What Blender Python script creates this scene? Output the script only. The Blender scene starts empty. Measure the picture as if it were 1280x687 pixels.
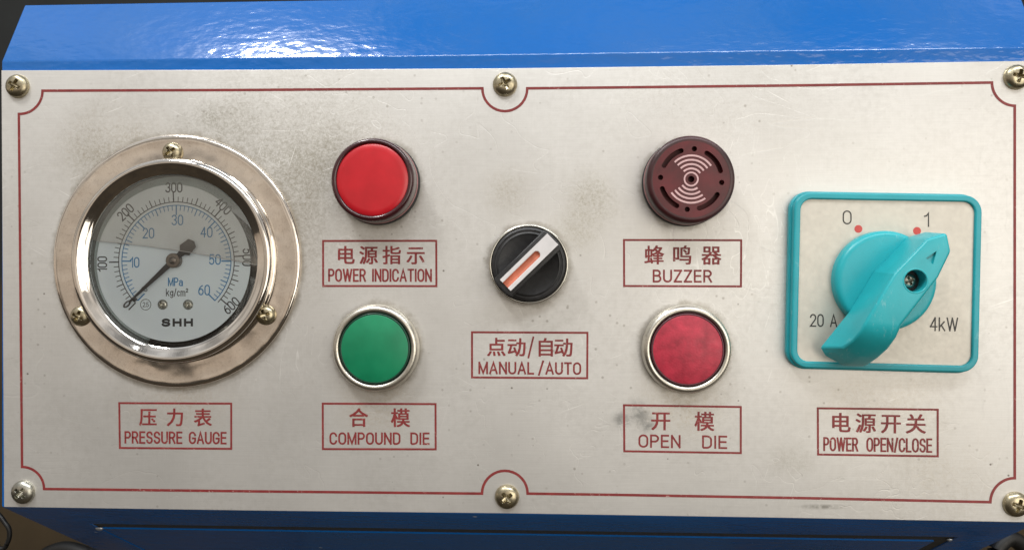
import bpy, bmesh, math, random
from mathutils import Vector, Matrix
R = math.radians
random.seed(7)
scene = bpy.context.scene
COL = scene.collection
S = 0.001                       # everything below is written in millimetres
HEIGHT = 1.20                   # height of the eye line on the panel above the floor, metres

# ------------------------------------------------------------------ camera
YAW, DIST, FPX = R(2.62), 0.262, 960.0
cam_data = bpy.data.cameras.new('camera')
cam_data.sensor_width = 36.0
cam_data.lens = FPX / 1280 * 36
cam_data.clip_start = 0.01
cam_data.clip_end = 100
cam = bpy.data.objects.new('camera', cam_data)
COL.objects.link(cam)
cam.location = (0, -DIST, HEIGHT)
cam.rotation_euler = (R(90), 0, YAW)
scene.camera = cam

# ------------------------------------------------------------------ light
world = bpy.data.worlds.new('World')
scene.world = world
world.use_nodes = True
wn, wl = world.node_tree.nodes, world.node_tree.links
wn.clear()
wo = wn.new('ShaderNodeOutputWorld')
wb = wn.new('ShaderNodeBackground')
wt = wn.new('ShaderNodeTexCoord')
ws = wn.new('ShaderNodeSeparateXYZ')
wr = wn.new('ShaderNodeMapRange'); wr.inputs['From Min'].default_value = -1; wr.inputs['From Max'].default_value = 1
wc = wn.new('ShaderNodeValToRGB')
cr = wc.color_ramp
cr.elements[0].position = 0.0; cr.elements[0].color = (0.12, 0.085, 0.06, 1)
cr.elements[1].position = 1.0; cr.elements[1].color = (0.34, 0.38, 0.44, 1)
for p, c in ((0.40, (0.30, 0.23, 0.17, 1)), (0.52, (0.52, 0.455, 0.385, 1)), (0.72, (0.58, 0.56, 0.53, 1))):
    e = cr.elements.new(p); e.color = c
wl.new(wt.outputs['Generated'], ws.inputs[0]); wl.new(ws.outputs['Z'], wr.inputs['Value'])
wz = wn.new('ShaderNodeTexNoise'); wz.inputs['Scale'].default_value = 3.4; wz.inputs['Detail'].default_value = 4
wq = wn.new('ShaderNodeMapRange'); wq.inputs['From Min'].default_value = 0.36; wq.inputs['From Max'].default_value = 0.64
wq.inputs['To Min'].default_value = 0.45; wq.inputs['To Max'].default_value = 1.65          # the clutter of a room: lighter and darker things all round
wm = wn.new('ShaderNodeMix'); wm.data_type = 'RGBA'; wm.blend_type = 'MULTIPLY'; wm.inputs[0].default_value = 1.0
wl.new(wt.outputs['Generated'], wz.inputs['Vector']); wl.new(wz.outputs['Fac'], wq.inputs['Value'])
wl.new(wr.outputs[0], wc.inputs[0]); wl.new(wc.outputs[0], wm.inputs[6]); wl.new(wq.outputs[0], wm.inputs[7]); wl.new(wm.outputs[2], wb.inputs['Color']); wl.new(wb.outputs[0], wo.inputs['Surface'])
wb.inputs['Strength'].default_value = 0.95

def area_lamp(name, loc, target, sx, sy, power, color):
    d = bpy.data.lights.new(name, 'AREA'); d.shape = 'RECTANGLE'; d.size = sx; d.size_y = sy
    d.energy = power; d.color = color
    o = bpy.data.objects.new(name, d); COL.objects.link(o)
    o.location = loc
    o.rotation_euler = (Vector(target) - Vector(loc)).to_track_quat('-Z', 'Y').to_euler()
    return o
area_lamp('window_light', (-0.64, -0.68, HEIGHT + 1.35), (0, 0, HEIGHT), 0.32, 0.18, 12, (1.0, 0.985, 0.96))
area_lamp('warm_fill_light', (1.0, -1.5, HEIGHT - 0.05), (0, 0, HEIGHT), 1.4, 1.2, 10.5, (1.0, 0.94, 0.84))  # unseen fill lamp added low in front to warm and brighten the plate

area_lamp('overhead_highlight_strip', (0.35, -0.95, HEIGHT + 1.25), (0.1, 0, HEIGHT), 1.7, 0.22, 15, (0.97, 0.99, 1.0))  # unseen overhead strip added for the highlight line along the blue bend

scene.view_settings.view_transform = 'Standard'
scene.view_settings.look = 'None'
scene.view_settings.exposure = 0.12
scene.view_settings.gamma = 1.0
scene.view_settings.use_curve_mapping = False
scene.cycles.max_bounces = 10
scene.cycles.transparent_max_bounces = 16

# ------------------------------------------------------------------ helpers
def at(px, py, h=0.0):
    """Point of the photograph on the plane h mm proud of the name plate -> panel millimetres."""
    x, y = (px - 640) / FPX, -(py - 343.5) / FPX
    c, s = math.cos(YAW), math.sin(YAW)
    rx, ry, rz = c * x - s, s * x + c, y
    t = (DIST * 1000 - h) / ry
    return rx * t, rz * t

def link(o, parent=None):
    COL.objects.link(o)
    if parent is not None: o.parent = parent
    return o

def finish(me, smooth=True, angle=32):
    me.validate()
    if smooth:
        me.polygons.foreach_set('use_smooth', [True] * len(me.polygons))
        me.set_sharp_from_angle(angle=R(angle))
    me.update()

def mesh(name, verts, faces, mat, parent=None, smooth=True, angle=32, mats=None, idx=None):
    me = bpy.data.meshes.new(name)
    me.from_pydata([(v[0] * S, v[1] * S, v[2] * S) for v in verts], [], faces)
    if idx is not None:
        for m_ in mats: me.materials.append(m_)
        me.polygons.foreach_set('material_index', idx)
    else:
        me.materials.append(mat)
    bm = bmesh.new(); bm.from_mesh(me); bmesh.ops.recalc_face_normals(bm, faces=bm.faces); bm.to_mesh(me); bm.free()
    finish(me, smooth, angle)
    return link(bpy.data.objects.new(name, me), parent)

def thing(name, label, cat, xy, rotz=0, group=None, z=0):
    o = bpy.data.objects.new(name, None)
    COL.objects.link(o)
    o.empty_display_size = 0.01
    o.location = (xy[0] * S, -z * S, HEIGHT + xy[1] * S)
    o.rotation_euler = (R(90), 0, 0) if not rotz else (Matrix.Rotation(R(90), 3, 'X') @ Matrix.Rotation(R(rotz), 3, 'Z')).to_euler()
    o['label'] = label; o['category'] = cat
    if group: o['group'] = group
    return o

def lathe(name, prof, mat, parent, n=128, c=(0, 0), close=True, angle=32):
    vs, fs = [], []
    m = len(prof)
    for i in range(n):
        a = 2 * math.pi * i / n
        for r, z in prof: vs.append((c[0] + r * math.cos(a), c[1] + r * math.sin(a), z))
    for i in range(n):
        j = (i + 1) % n
        for k in range(m - 1):
            fs.append((i * m + k, j * m + k, j * m + k + 1, i * m + k + 1))
    o = mesh(name, vs, fs, mat, parent, True, angle)
    bm = bmesh.new(); bm.from_mesh(o.data); bmesh.ops.remove_doubles(bm, verts=bm.verts, dist=1e-7)
    bmesh.ops.recalc_face_normals(bm, faces=bm.faces); bm.to_mesh(o.data); bm.free(); finish(o.data, True, angle)
    return o

def arc(cx, cy, r, a0, a1, n):
    return [(cx + r * math.cos(R(a0 + (a1 - a0) * i / n)), cy + r * math.sin(R(a0 + (a1 - a0) * i / n))) for i in range(n + 1)]

def slab(name, loops, z0, z1, mat, parent, bevel=0.0, smooth=True):
    """A sheet with the given outline loops (outer first, then holes), from z0 to z1."""
    cu = bpy.data.curves.new(name, 'CURVE'); cu.dimensions = '2D'; cu.fill_mode = 'BOTH'
    for lp in loops:
        sp = cu.splines.new('POLY'); sp.points.add(len(lp) - 1); sp.use_cyclic_u = True
        for p, q in zip(sp.points, lp): p.co = (q[0] * S, q[1] * S, 0, 1)
    e = (z1 - z0) / 2
    cu.extrude = max(0, e - bevel) * S
    cu.bevel_depth = bevel * S; cu.bevel_resolution = 3; cu.offset = -bevel * S
    t = bpy.data.objects.new('t', cu); COL.objects.link(t)
    bpy.context.view_layer.update()
    me = bpy.data.meshes.new_from_object(t.evaluated_get(bpy.context.evaluated_depsgraph_get()))
    bpy.data.objects.remove(t); bpy.data.curves.remove(cu)
    me.name = name
    me.transform(Matrix.Translation((0, 0, (z0 + z1) / 2 * S)))
    me.materials.clear(); me.materials.append(mat)
    bm = bmesh.new(); bm.from_mesh(me); bmesh.ops.remove_doubles(bm, verts=bm.verts, dist=2e-7)
    bmesh.ops.recalc_face_normals(bm, faces=bm.faces); bm.to_mesh(me); bm.free()
    finish(me, smooth, 40)
    return link(bpy.data.objects.new(name, me), parent)

def rrect(cx, cy, w, h, r, n=10):
    out = []
    for sx, sy, a in ((1, -1, -90), (1, 1, 0), (-1, 1, 90), (-1, -1, 180)):
        out += arc(cx + sx * (w / 2 - r), cy + sy * (h / 2 - r), r, a, a + 90, n)
    return out

_glyphs = {}
def glyph_mesh(s, bold=0.0, spacing=1.0):
    key = (s, bold, spacing)
    if key in _glyphs: return _glyphs[key]
    cu = bpy.data.curves.new('t', 'FONT'); cu.body = s; cu.resolution_u = 3; cu.space_character = spacing
    o = bpy.data.objects.new('t', cu); COL.objects.link(o); bpy.context.view_layer.update()
    me = bpy.data.meshes.new_from_object(o.evaluated_get(bpy.context.evaluated_depsgraph_get()))
    v = [(p.co.x, p.co.y) for p in me.vertices]; f = [tuple(p.vertices) for p in me.polygons]
    bpy.data.objects.remove(o); bpy.data.curves.remove(cu); bpy.data.meshes.remove(me)
    if bold > 0:                       # heavier weight: the glyph repeated a hair to each side
        v0, f0 = v, f; v, f = [], []
        for k, (dx, dy) in enumerate(((-1, -0.6), (1, -0.6), (1, 0.6), (-1, 0.6), (0, 0))):
            b_ = len(v); v += [(x + dx * bold, y + dy * bold, k * 0.004) for x, y in v0]; f += [tuple(i + b_ for i in q) for q in f0]
    else: v = [(x, y, 0) for x, y in v]
    _glyphs[key] = (v, f)
    return v, f

def fit_text(s, quad, bold=0.0, spacing=1.0):
    """Ink of s stretched over quad = bottom-left, bottom-right, top-right, top-left."""
    v, f = glyph_mesh(s, bold, spacing)
    x0, x1 = min(p[0] for p in v), max(p[0] for p in v); y0, y1 = min(p[1] for p in v), max(p[1] for p in v)
    out = []
    for x, y, q in v:
        u, w = (x - x0) / (x1 - x0), (y - y0) / (y1 - y0)
        out.append(tuple((1 - w) * ((1 - u) * quad[0][k] + u * quad[1][k]) + w * ((1 - u) * quad[3][k] + u * quad[2][k]) for k in (0, 1)) + (q,))
    return out, f

def em_text(s, cx, cy, size, rot=0, bold=0.0, sx=1.0):
    v, f = glyph_mesh(s, bold)
    x0, x1 = min(p[0] for p in v), max(p[0] for p in v); y0, y1 = min(p[1] for p in v), max(p[1] for p in v)
    c, sn = math.cos(R(rot)), math.sin(R(rot))
    mx, my = (x0 + x1) / 2, (y0 + y1) / 2
    return [(cx + size * (c * (x - mx) * sx - sn * (y - my)), cy + size * (sn * (x - mx) * sx + c * (y - my)), q) for x, y, q in v], f

def cjk_text(s, cx, cy, size, rot=0, bold=0.0):
    v, f = glyph_mesh(s, bold)
    c, sn = math.cos(R(rot)), math.sin(R(rot))
    return [(cx + size * (c * (x - 0.5) - sn * (y - 0.37)), cy + size * (sn * (x - 0.5) + c * (y - 0.37)), q) for x, y, q in v], f

def flat(name, pieces, z, mat, parent):
    vs, fs = [], []
    for v, f in pieces:
        b = len(vs); vs += [(p[0], p[1], z + (p[2] if len(p) > 2 else 0)) for p in v]; fs += [tuple(i + b for i in q) for q in f]
    me = bpy.data.meshes.new(name)
    me.from_pydata([(x * S, y * S, q * S) for x, y, q in vs], [], fs); me.materials.append(mat)
    # every printed face looks out of the panel
    bm = bmesh.new(); bm.from_mesh(me)
    bm.normal_update()
    for fc in bm.faces:
        if fc.normal.z < 0: fc.normal_flip()
    bm.to_mesh(me); bm.free(); me.update()
    return link(bpy.data.objects.new(name, me), parent)

def quadpiece(a, b, w):
    dx, dy = b[0] - a[0], b[1] - a[1]; l = math.hypot(dx, dy); nx, ny = -dy / l * w / 2, dx / l * w / 2
    return [(a[0] + nx, a[1] + ny), (a[0] - nx, a[1] - ny), (b[0] - nx, b[1] - ny), (b[0] + nx, b[1] + ny)], [(0, 1, 2, 3)]

def ribbon(pts, w, closed=True):
    n = len(pts); vs = []; fs = []
    for i in range(n):
        p = Vector(pts[i]); a = Vector(pts[i - 1]) if (closed or i) else p; b = Vector(pts[(i + 1) % n]) if (closed or i < n - 1) else p
        d1 = (p - a).normalized() if (p - a).length > 1e-9 else (b - p).normalized()
        d2 = (b - p).normalized() if (b - p).length > 1e-9 else d1
        n1 = Vector((-d1.y, d1.x)); n2 = Vector((-d2.y, d2.x)); m = (n1 + n2).normalized(); k = w / 2 / max(0.4, m.dot(n1))
        vs += [tuple(p + m * k), tuple(p - m * k)]
    for i in range(n if closed else n - 1):
        j = (i + 1) % n; fs.append((2 * i, 2 * i + 1, 2 * j + 1, 2 * j))
    return vs, fs

def annulus(cx, cy, r0, r1, a0, a1, n=48):
    o = arc(cx, cy, r1, a0, a1, n); i = arc(cx, cy, r0, a0, a1, n)
    return o + i, [(k, k + 1, n + 2 + k, n + 1 + k) for k in range(n)]

def disc(cx, cy, r, n=32):
    return arc(cx, cy, r, 0, 360 - 360 / n, n - 1), [tuple(range(n))]

def _e(cx, cy, rx, ry, a0, a1, n=10):
    return [(cx + rx * math.cos(R(a0 + (a1 - a0) * i / n)), cy + ry * math.sin(R(a0 + (a1 - a0) * i / n))) for i in range(n + 1)]
# condensed sans letters as centre lines: (width, strokes) in a box one cap height tall
_two = _e(.23, .73, .23, .27, 170, -35) + [(0, 0), (.46, 0)]
STROKES = {
 'A': (.54, [[(0, 0), (.27, 1), (.54, 0)], [(.09, .31), (.45, .31)]]),
 'B': (.48, [[(0, 0), (0, 1)], [(0, 1), (.24, 1)] + _e(.24, .765, .2, .235, 80, -90) + [(0, .53)], [(.24, .53)] + _e(.26, .265, .22, .265, 90, -90) + [(0, 0)]]),
 'C': (.50, [_e(.25, .70, .25, .30, 8, 180) + _e(.25, .30, .25, .30, 180, 352)]),
 'D': (.49, [[(0, 0), (0, 1), (.2, 1)] + _e(.21, .70, .28, .30, 80, 0) + _e(.21, .30, .28, .30, 0, -90) + [(0, 0)]]),
 'E': (.42, [[(.42, 1), (0, 1), (0, 0), (.42, 0)], [(0, .52), (.38, .52)]]),
 'G': (.52, [_e(.26, .70, .26, .30, 8, 180) + _e(.26, .30, .26, .30, 180, 355) + [(.52, .46), (.28, .46)]]),
 'H': (.50, [[(0, 0), (0, 1)], [(.5, 0), (.5, 1)], [(0, .52), (.5, .52)]]),
 'I': (.02, [[(.01, 0), (.01, 1)]]),
 'L': (.40, [[(0, 1), (0, 0), (.4, 0)]]),
 'M': (.62, [[(0, 0), (0, 1)], [(0, 1), (.31, .04), (.62, 1)], [(.62, 1), (.62, 0)]]),
 'N': (.50, [[(0, 0), (0, 1)], [(0, 1), (.5, 0)], [(.5, 0), (.5, 1)]]),
 'O': (.52, [_e(.26, .69, .26, .31, 0, 180) + _e(.26, .31, .26, .31, 180, 360) + [(.52, .69)]]),
 'P': (.46, [[(0, 0), (0, 1), (.24, 1)] + _e(.24, .735, .22, .265, 80, -90) + [(0, .47)]]),
 'R': (.48, [[(0, 0), (0, 1), (.24, 1)] + _e(.24, .745, .22, .255, 80, -90) + [(0, .49)], [(.26, .49), (.48, 0)]]),
 'S': (.48, [_e(.24, .745, .225, .255, 12, 222) + _e(.24, .265, .24, .265, 42, -168)]),
 'T': (.48, [[(0, 1), (.48, 1)], [(.24, 1), (.24, 0)]]),
 'U': (.50, [[(0, 1), (0, .3)] + _e(.25, .30, .25, .30, 190, 350) + [(.5, .3), (.5, 1)]]),
 'W': (.80, [[(0, 1), (.2, 0)], [(.2, 0), (.4, 1)], [(.4, 1), (.6, 0)], [(.6, 0), (.8, 1)]]),
 'Z': (.46, [[(0, 1), (.46, 1)], [(.46, 1), (0, 0)], [(0, 0), (.46, 0)]]),
 '/': (.26, [[(0, -.04), (.26, 1.04)]]),
 '0': (.48, [_e(.24, .69, .24, .31, 0, 180) + _e(.24, .31, .24, .31, 180, 360) + [(.48, .69)]]),
 '1': (.24, [[(0, .76), (.12, .80), (.24, 1), (.24, 0)]]),
 '2': (.46, [_two]),
 '3': (.46, [_e(.22, .755, .22, .245, 160, -80), _e(.22, .265, .24, .265, 85, -160)]),
 '4': (.50, [[(.37, 0), (.37, 1)], [(.37, 1), (0, .3)], [(0, .3), (.5, .3)]]),
 '5': (.46, [[(.43, 1), (.07, 1), (.03, .50)] + _e(.22, .32, .24, .32, 125, -155)]),
 '6': (.47, [_e(.235, .31, .235, .31, 0, 360), _e(.60, .31, .60, .69, 176, 112)]),
 'k': (.42, [[(0, 0), (0, 1)], [(.38, .70), (.02, .28)], [(.15, .43), (.42, 0)]]),
 'a': (.42, [_e(.2, .22, .2, .22, 0, 360), [(.41, 0), (.41, .45)] + _e(.21, .48, .2, .2, 5, 150)]),
 'g': (.42, [_e(.2, .36, .2, .30, 0, 360), [(.41, .68), (.41, -.05)] + _e(.21, -.05, .2, .18, -10, -150)]),
 'c': (.38, [_e(.2, .34, .2, .33, 45, 315)]),
 'm': (.62, [[(0, 0), (0, .68)], [(0, .45)] + _e(.155, .48, .155, .2, 170, 10) + [(.31, 0)], [(.31, .45)] + _e(.465, .48, .155, .2, 170, 10) + [(.62, 0)]]),
 '\u00b2': (.24, [[(x * .5, .55 + y * .5) for x, y in _two]]),
 '.': (.05, [[(0, .03), (.06, .03)]]),
 ' ': (.28, []),
}
def word(s, place, stroke, gap=0.20):
    """Lettering of even weight. place(u, v): u 0..1 along the word, v in cap heights -> mm."""
    x, segs = 0.0, []
    for ch in s:
        w, st = STROKES[ch]
        segs += [[(x + px_, py_) for px_, py_ in line] for line in st]
        x += w + gap
    total = x - gap
    vs, fs = [], []
    for k, line in enumerate(segs):
        pts = []
        for px_, py_ in line:
            q = place(px_ / total, py_)
            if not pts or math.hypot(q[0] - pts[-1][0], q[1] - pts[-1][1]) > 0.02: pts.append(q)
        if len(pts) < 2: continue
        d = Vector(pts[0]) - Vector(pts[1]); d.normalize(); e = Vector(pts[-1]) - Vector(pts[-2]); e.normalize()
        h = stroke * 0.5
        if math.hypot(pts[0][0] - pts[-1][0], pts[0][1] - pts[-1][1]) > 0.05:
            pts[0] = tuple(Vector(pts[0]) + d * h * 0.9); pts[-1] = tuple(Vector(pts[-1]) + e * h * 0.9)
        v, f = ribbon(pts, stroke, False)
        b_ = len(vs); vs += [(p[0], p[1], (k % 5) * 0.004) for p in v]; fs += [tuple(i + b_ for i in q) for q in f]
    return vs, fs
def word_fit(s, quad, stroke, gap=0.20):
    bl_, br_, tr_, tl_ = [Vector(p[:2]) for p in quad]
    ux = (br_ - bl_).normalized() * stroke / 2; uy = (tl_ - bl_).normalized() * stroke / 2
    bl_ = bl_ + ux + uy; br_ = br_ - ux + uy; tr_ = tr_ - ux - uy; tl_ = tl_ + ux - uy
    return word(s, lambda u, v: tuple((1 - v) * ((1 - u) * bl_ + u * br_) + v * ((1 - u) * tl_ + u * tr_)), stroke, gap)
def word_em(s, cx, cy, cap, rot, stroke, wf=1.0, gap=0.20):
    total = sum(STROKES[ch][0] + gap for ch in s) - gap
    c, sn = math.cos(R(rot)), math.sin(R(rot))
    def pl(u, v):
        x, y = (u - 0.5) * total * cap * wf, (v - 0.5) * cap
        return (cx + c * x - sn * y, cy + sn * x + c * y)
    return word(s, pl, stroke, gap)

def tube(name, pts, r, mat, parent=None, n=10):
    vs, fs = [], []
    P = [Vector(p) for p in pts]
    for i, p in enumerate(P):
        t = (P[min(i + 1, len(P) - 1)] - P[max(i - 1, 0)]).normalized()
        a = t.cross(Vector((0, 0, 1)) if abs(t.z) < 0.9 else Vector((1, 0, 0))).normalized(); b = t.cross(a)
        for k in range(n):
            q = 2 * math.pi * k / n; v = p + (a * math.cos(q) + b * math.sin(q)) * r; vs.append(tuple(v))
    for i in range(len(P) - 1):
        for k in range(n):
            l = (k + 1) % n; fs.append((i * n + k, i * n + l, (i + 1) * n + l, (i + 1) * n + k))
    fs += [tuple(range(n)), tuple(range((len(P) - 1) * n, len(P) * n))]
    return mesh(name, vs, fs, mat, parent, True, 60)

def apply_mods(o):
    bpy.context.view_layer.update()
    me = bpy.data.meshes.new_from_object(o.evaluated_get(bpy.context.evaluated_depsgraph_get()))
    o.modifiers.clear(); o.data = me
    return o

# ------------------------------------------------------------------ materials
class NT:
    def __init__(s, name):
        s.m = bpy.data.materials.new(name); s.m.use_nodes = True; s.t = s.m.node_tree; s.n = s.t.nodes; s.b = s.n['Principled BSDF']
        s.co = s.n.new('ShaderNodeTexCoord').outputs['Object']
    def put(s, sock, v):
        if isinstance(v, bpy.types.NodeSocket): s.t.links.new(v, sock)
        else: sock.default_value = v
    def scale(s, v):
        m = s.n.new('ShaderNodeMapping'); s.put(m.inputs['Vector'], s.co); m.inputs['Scale'].default_value = v; return m.outputs[0]
    def noise(s, scale, detail=4, rough=0.55, vec=None, dist=0.0):
        t = s.n.new('ShaderNodeTexNoise'); s.put(t.inputs['Vector'], vec or s.co); t.inputs['Scale'].default_value = scale
        t.inputs['Detail'].default_value = detail; t.inputs['Roughness'].default_value = rough; t.inputs['Distortion'].default_value = dist
        return t.outputs['Fac']
    def voro(s, scale, feature='F1', vec=None):
        t = s.n.new('ShaderNodeTexVoronoi'); t.feature = feature; s.put(t.inputs['Vector'], vec or s.co); t.inputs['Scale'].default_value = scale
        return t
    def rng(s, v, a, b, c=0.0, d=1.0, smooth=False):
        m = s.n.new('ShaderNodeMapRange'); m.clamp = True
        if smooth: m.interpolation_type = 'SMOOTHSTEP'
        s.put(m.inputs['Value'], v)
        for k, q in zip(('From Min', 'From Max', 'To Min', 'To Max'), (a, b, c, d)): m.inputs[k].default_value = q
        return m.outputs[0]
    def math(s, op, a, b=0.0):
        m = s.n.new('ShaderNodeMath'); m.operation = op; s.put(m.inputs[0], a); s.put(m.inputs[1], b); return m.outputs[0]
    def mix(s, f, a, b):
        m = s.n.new('ShaderNodeMix'); m.data_type = 'RGBA'; s.put(m.inputs[0], f)
        s.put(m.inputs[6], a if isinstance(a, bpy.types.NodeSocket) else (*a, 1)); s.put(m.inputs[7], b if isinstance(b, bpy.types.NodeSocket) else (*b, 1))
        return m.outputs[2]
    def blob(s, c, r, sy=1.0):
        m = s.n.new('ShaderNodeMapping'); s.put(m.inputs['Vector'], s.co)
        m.inputs['Location'].default_value = (-c[0] * S, -c[1] * S * sy, 0); m.inputs['Scale'].default_value = (1, sy, 0)
        l = s.n.new('ShaderNodeVectorMath'); l.operation = 'LENGTH'; s.put(l.inputs[0], m.outputs[0])
        return s.rng(l.outputs['Value'], 0, r * S, 1, 0, True)
    def bump(s, h, strength, dist):
        b = s.n.new('ShaderNodeBump'); b.inputs['Strength'].default_value = strength; b.inputs['Distance'].default_value = dist
        s.put(b.inputs['Height'], h); s.put(s.b.inputs['Normal'], b.outputs[0])
    def set(s, **k):
        names = dict(base='Base Color', rough='Roughness', metal='Metallic', coat='Coat Weight', coatr='Coat Roughness', spec='Specular IOR Level', trans='Transmission Weight', ior='IOR', sss='Subsurface Weight')
        for a, v in k.items():
            if a == 'base' and not isinstance(v, bpy.types.NodeSocket): v = (*v, 1)
            s.put(s.b.inputs[names[a]], v)
        return s

def simple(name, base, rough=0.5, metal=0.0, vary=0.12, scale=120, bump=0.0, **k):
    t = NT(name)
    nz = t.noise(scale, 5)
    lo = tuple(c * (1 - vary) for c in base); hi = tuple(min(1, c * (1 + vary)) for c in base)
    t.set(base=t.mix(t.rng(nz, 0.3, 0.7), lo, hi), rough=t.rng(t.noise(scale * 2.3, 3), 0.3, 0.7, rough * 0.85, min(1, rough * 1.15)), metal=metal, **k)
    if bump: t.bump(t.noise(scale * 6, 3), bump, 0.0003)
    return t.m

def aluminium_plate():
    t = NT('worn_aluminium_plate')
    brush_h = t.noise(1.0, 4, 0.6, t.scale((60, 2600, 1)))
    brush_v = t.noise(1.0, 3, 0.6, t.scale((2200, 70, 1)))
    big = t.noise(9, 4, 0.6)
    fine = t.noise(420, 4, 0.7)
    c = t.mix(t.rng(big, 0.3, 0.7), (0.62, 0.605, 0.575), (0.74, 0.725, 0.695))
    c = t.mix(t.math('MULTIPLY', t.rng(brush_h, 0.35, 0.75), 0.20), c, (0.46, 0.44, 0.42))
    c = t.mix(t.math('MULTIPLY', t.rng(brush_v, 0.5, 0.8), 0.16), c, (0.80, 0.78, 0.75))
    # grime worn into the coating around the controls, and warm shade painted below them
    grain = t.rng(t.noise(800, 9, 0.95, dist=0.4), 0.46, 0.58)
    patch = t.rng(t.noise(38, 5, 0.7), 0.38, 0.62)
    for ctr, r, sy, amt, col in (((-103, 43), 22, 1.0, 0.85, (0.27, 0.25, 0.20)), ((-86, 28), 20, 0.8, 0.8, (0.27, 0.25, 0.20)), ((-76, 40), 18, 1.0, 0.6, (0.27, 0.25, 0.20)), ((-120, 54), 16, 1.4, 0.6, (0.27, 0.25, 0.20)), ((-157, 40), 14, 1.0, 0.7, (0.30, 0.27, 0.20)), ((-96, 42), 52, 1.0, 0.45, (0.30, 0.275, 0.22)), ((-70, 36), 62, 1.0, 0.30, (0.33, 0.30, 0.24)),
                                 ((-152, 46), 34, 1.3, 0.45, (0.36, 0.31, 0.23)), ((-88, 10), 20, 0.6, 0.45, (0.33, 0.29, 0.24)),
                                 ((15, 25), 14, 0.9, 1.0, (0.31, 0.28, 0.20)), ((10, 14), 13, 1.1, 0.55, (0.40, 0.37, 0.29)),
                                 ((-13, 28), 13, 1.0, 0.45, (0.38, 0.34, 0.26)), ((56, 62), 60, 1.6, 0.30, (0.40, 0.37, 0.32)),
                                 ((-128, -45), 30, 1.6, 0.35, (0.47, 0.38, 0.27)), ((-57, -44), 24, 1.2, 0.40, (0.47, 0.39, 0.28)),  # painted warm shadow and reflection below the gauge and green button
                                 ((46, -44), 24, 1.2, 0.45, (0.46, 0.39, 0.28)), ((112, -43), 34, 1.7, 0.32, (0.47, 0.40, 0.30)),  # the same painted warm shade below the red button and rotary switch
                                 ((128, -70), 50, 1.5, 0.30, (0.52, 0.47, 0.38)), ((82, -62), 12, 1.4, 0.5, (0.42, 0.40, 0.34))):
        f = t.math('MULTIPLY', t.math('MULTIPLY', t.blob(ctr, r, sy), t.math('ADD', t.math('MULTIPLY', grain, 0.82), 0.18)), t.math('MULTIPLY', t.math('ADD', t.math('MULTIPLY', patch, 0.6), 0.4), min(1.0, amt * 1.9)))
        c = t.mix(f, c, col)
    # dirt and painted contact shadow against the rim of every round control
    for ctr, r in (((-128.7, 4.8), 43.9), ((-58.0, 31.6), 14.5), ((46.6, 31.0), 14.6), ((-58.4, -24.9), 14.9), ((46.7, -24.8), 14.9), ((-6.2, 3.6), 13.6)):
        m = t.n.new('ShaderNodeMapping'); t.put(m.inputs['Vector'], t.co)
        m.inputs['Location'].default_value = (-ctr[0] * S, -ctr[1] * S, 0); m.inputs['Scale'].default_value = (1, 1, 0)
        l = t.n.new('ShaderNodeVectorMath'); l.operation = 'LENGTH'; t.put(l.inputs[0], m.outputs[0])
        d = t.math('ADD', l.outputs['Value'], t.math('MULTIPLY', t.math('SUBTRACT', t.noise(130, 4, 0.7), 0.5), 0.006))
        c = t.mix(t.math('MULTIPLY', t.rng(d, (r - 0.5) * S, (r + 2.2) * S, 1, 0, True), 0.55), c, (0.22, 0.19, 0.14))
    # the grey smear beside the right hand lower caption
    for ctr, r, sy in (((31, -47), 6, 0.8), ((25, -49), 4.5, 1.0), ((34, -51), 4, 0.9)):
        f = t.math('MULTIPLY', t.blob(ctr, r, sy), t.rng(t.noise(260, 4, 0.7), 0.35, 0.6))
        c = t.mix(t.math('MULTIPLY', f, 0.8), c, (0.22, 0.22, 0.21))
    # rubbed scar near the bottom edge
    f = t.math('MULTIPLY', t.blob((92, -77.6), 11, 9.0), t.rng(t.noise(500, 3), 0.3, 0.55))
    c = t.mix(f, c, (0.30, 0.29, 0.26))
    # light scuffs
    scv = t.noise(26, 2, 0.5, dist=1.6)
    sc = t.rng(t.math('ABSOLUTE', t.math('SUBTRACT', scv, 0.5)), 0.0, 0.0035, 1, 0)
    f = t.math('MULTIPLY', sc, t.rng(t.noise(16, 2), 0.50, 0.62))
    c = t.mix(t.math('MULTIPLY', f, 0.25), c, (0.88, 0.87, 0.84))
    sc2 = t.rng(t.math('ABSOLUTE', t.math('SUBTRACT', t.noise(1.0, 2, 0.5, t.scale((90, 30, 1)), 2.0), 0.5)), 0.0, 0.007, 1, 0)
    f = t.math('MULTIPLY', sc2, t.math('MAXIMUM', t.blob((66, 10), 42, 0.8), t.blob((-95, -25), 30, 1.0)))
    c = t.mix(t.math('MULTIPLY', f, 0.65), c, (0.90, 0.89, 0.86))
    # straight fine scratches in two directions, in loose clusters
    for rot_, thr, msk in ((0.35, 0.70, 11), (1.25, 0.71, 17), (-0.5, 0.715, 13)):
        mp_ = t.n.new('ShaderNodeMapping'); mp_.vector_type = 'TEXTURE'; t.put(mp_.inputs['Vector'], t.co)
        mp_.inputs['Rotation'].default_value = (0, 0, rot_); mp_.inputs['Scale'].default_value = (1 / 60, 1 / 1900, 1)
        st = t.rng(t.noise(1.0, 1, 0.5, mp_.outputs[0]), thr, thr + 0.05)
        f = t.math('MULTIPLY', st, t.rng(t.noise(msk, 2), 0.52, 0.64))
        c = t.mix(t.math('MULTIPLY', f, 0.6), c, (0.92, 0.91, 0.88))
    # pits and specks
    v = t.voro(170); rnd = t.n.new('ShaderNodeSeparateColor'); t.put(rnd.inputs[0], v.outputs['Color'])
    pit = t.math('MULTIPLY', t.rng(v.outputs['Distance'], 0.035, 0.075, 1, 0), t.rng(rnd.outputs[0], 0.91, 0.93))
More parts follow.
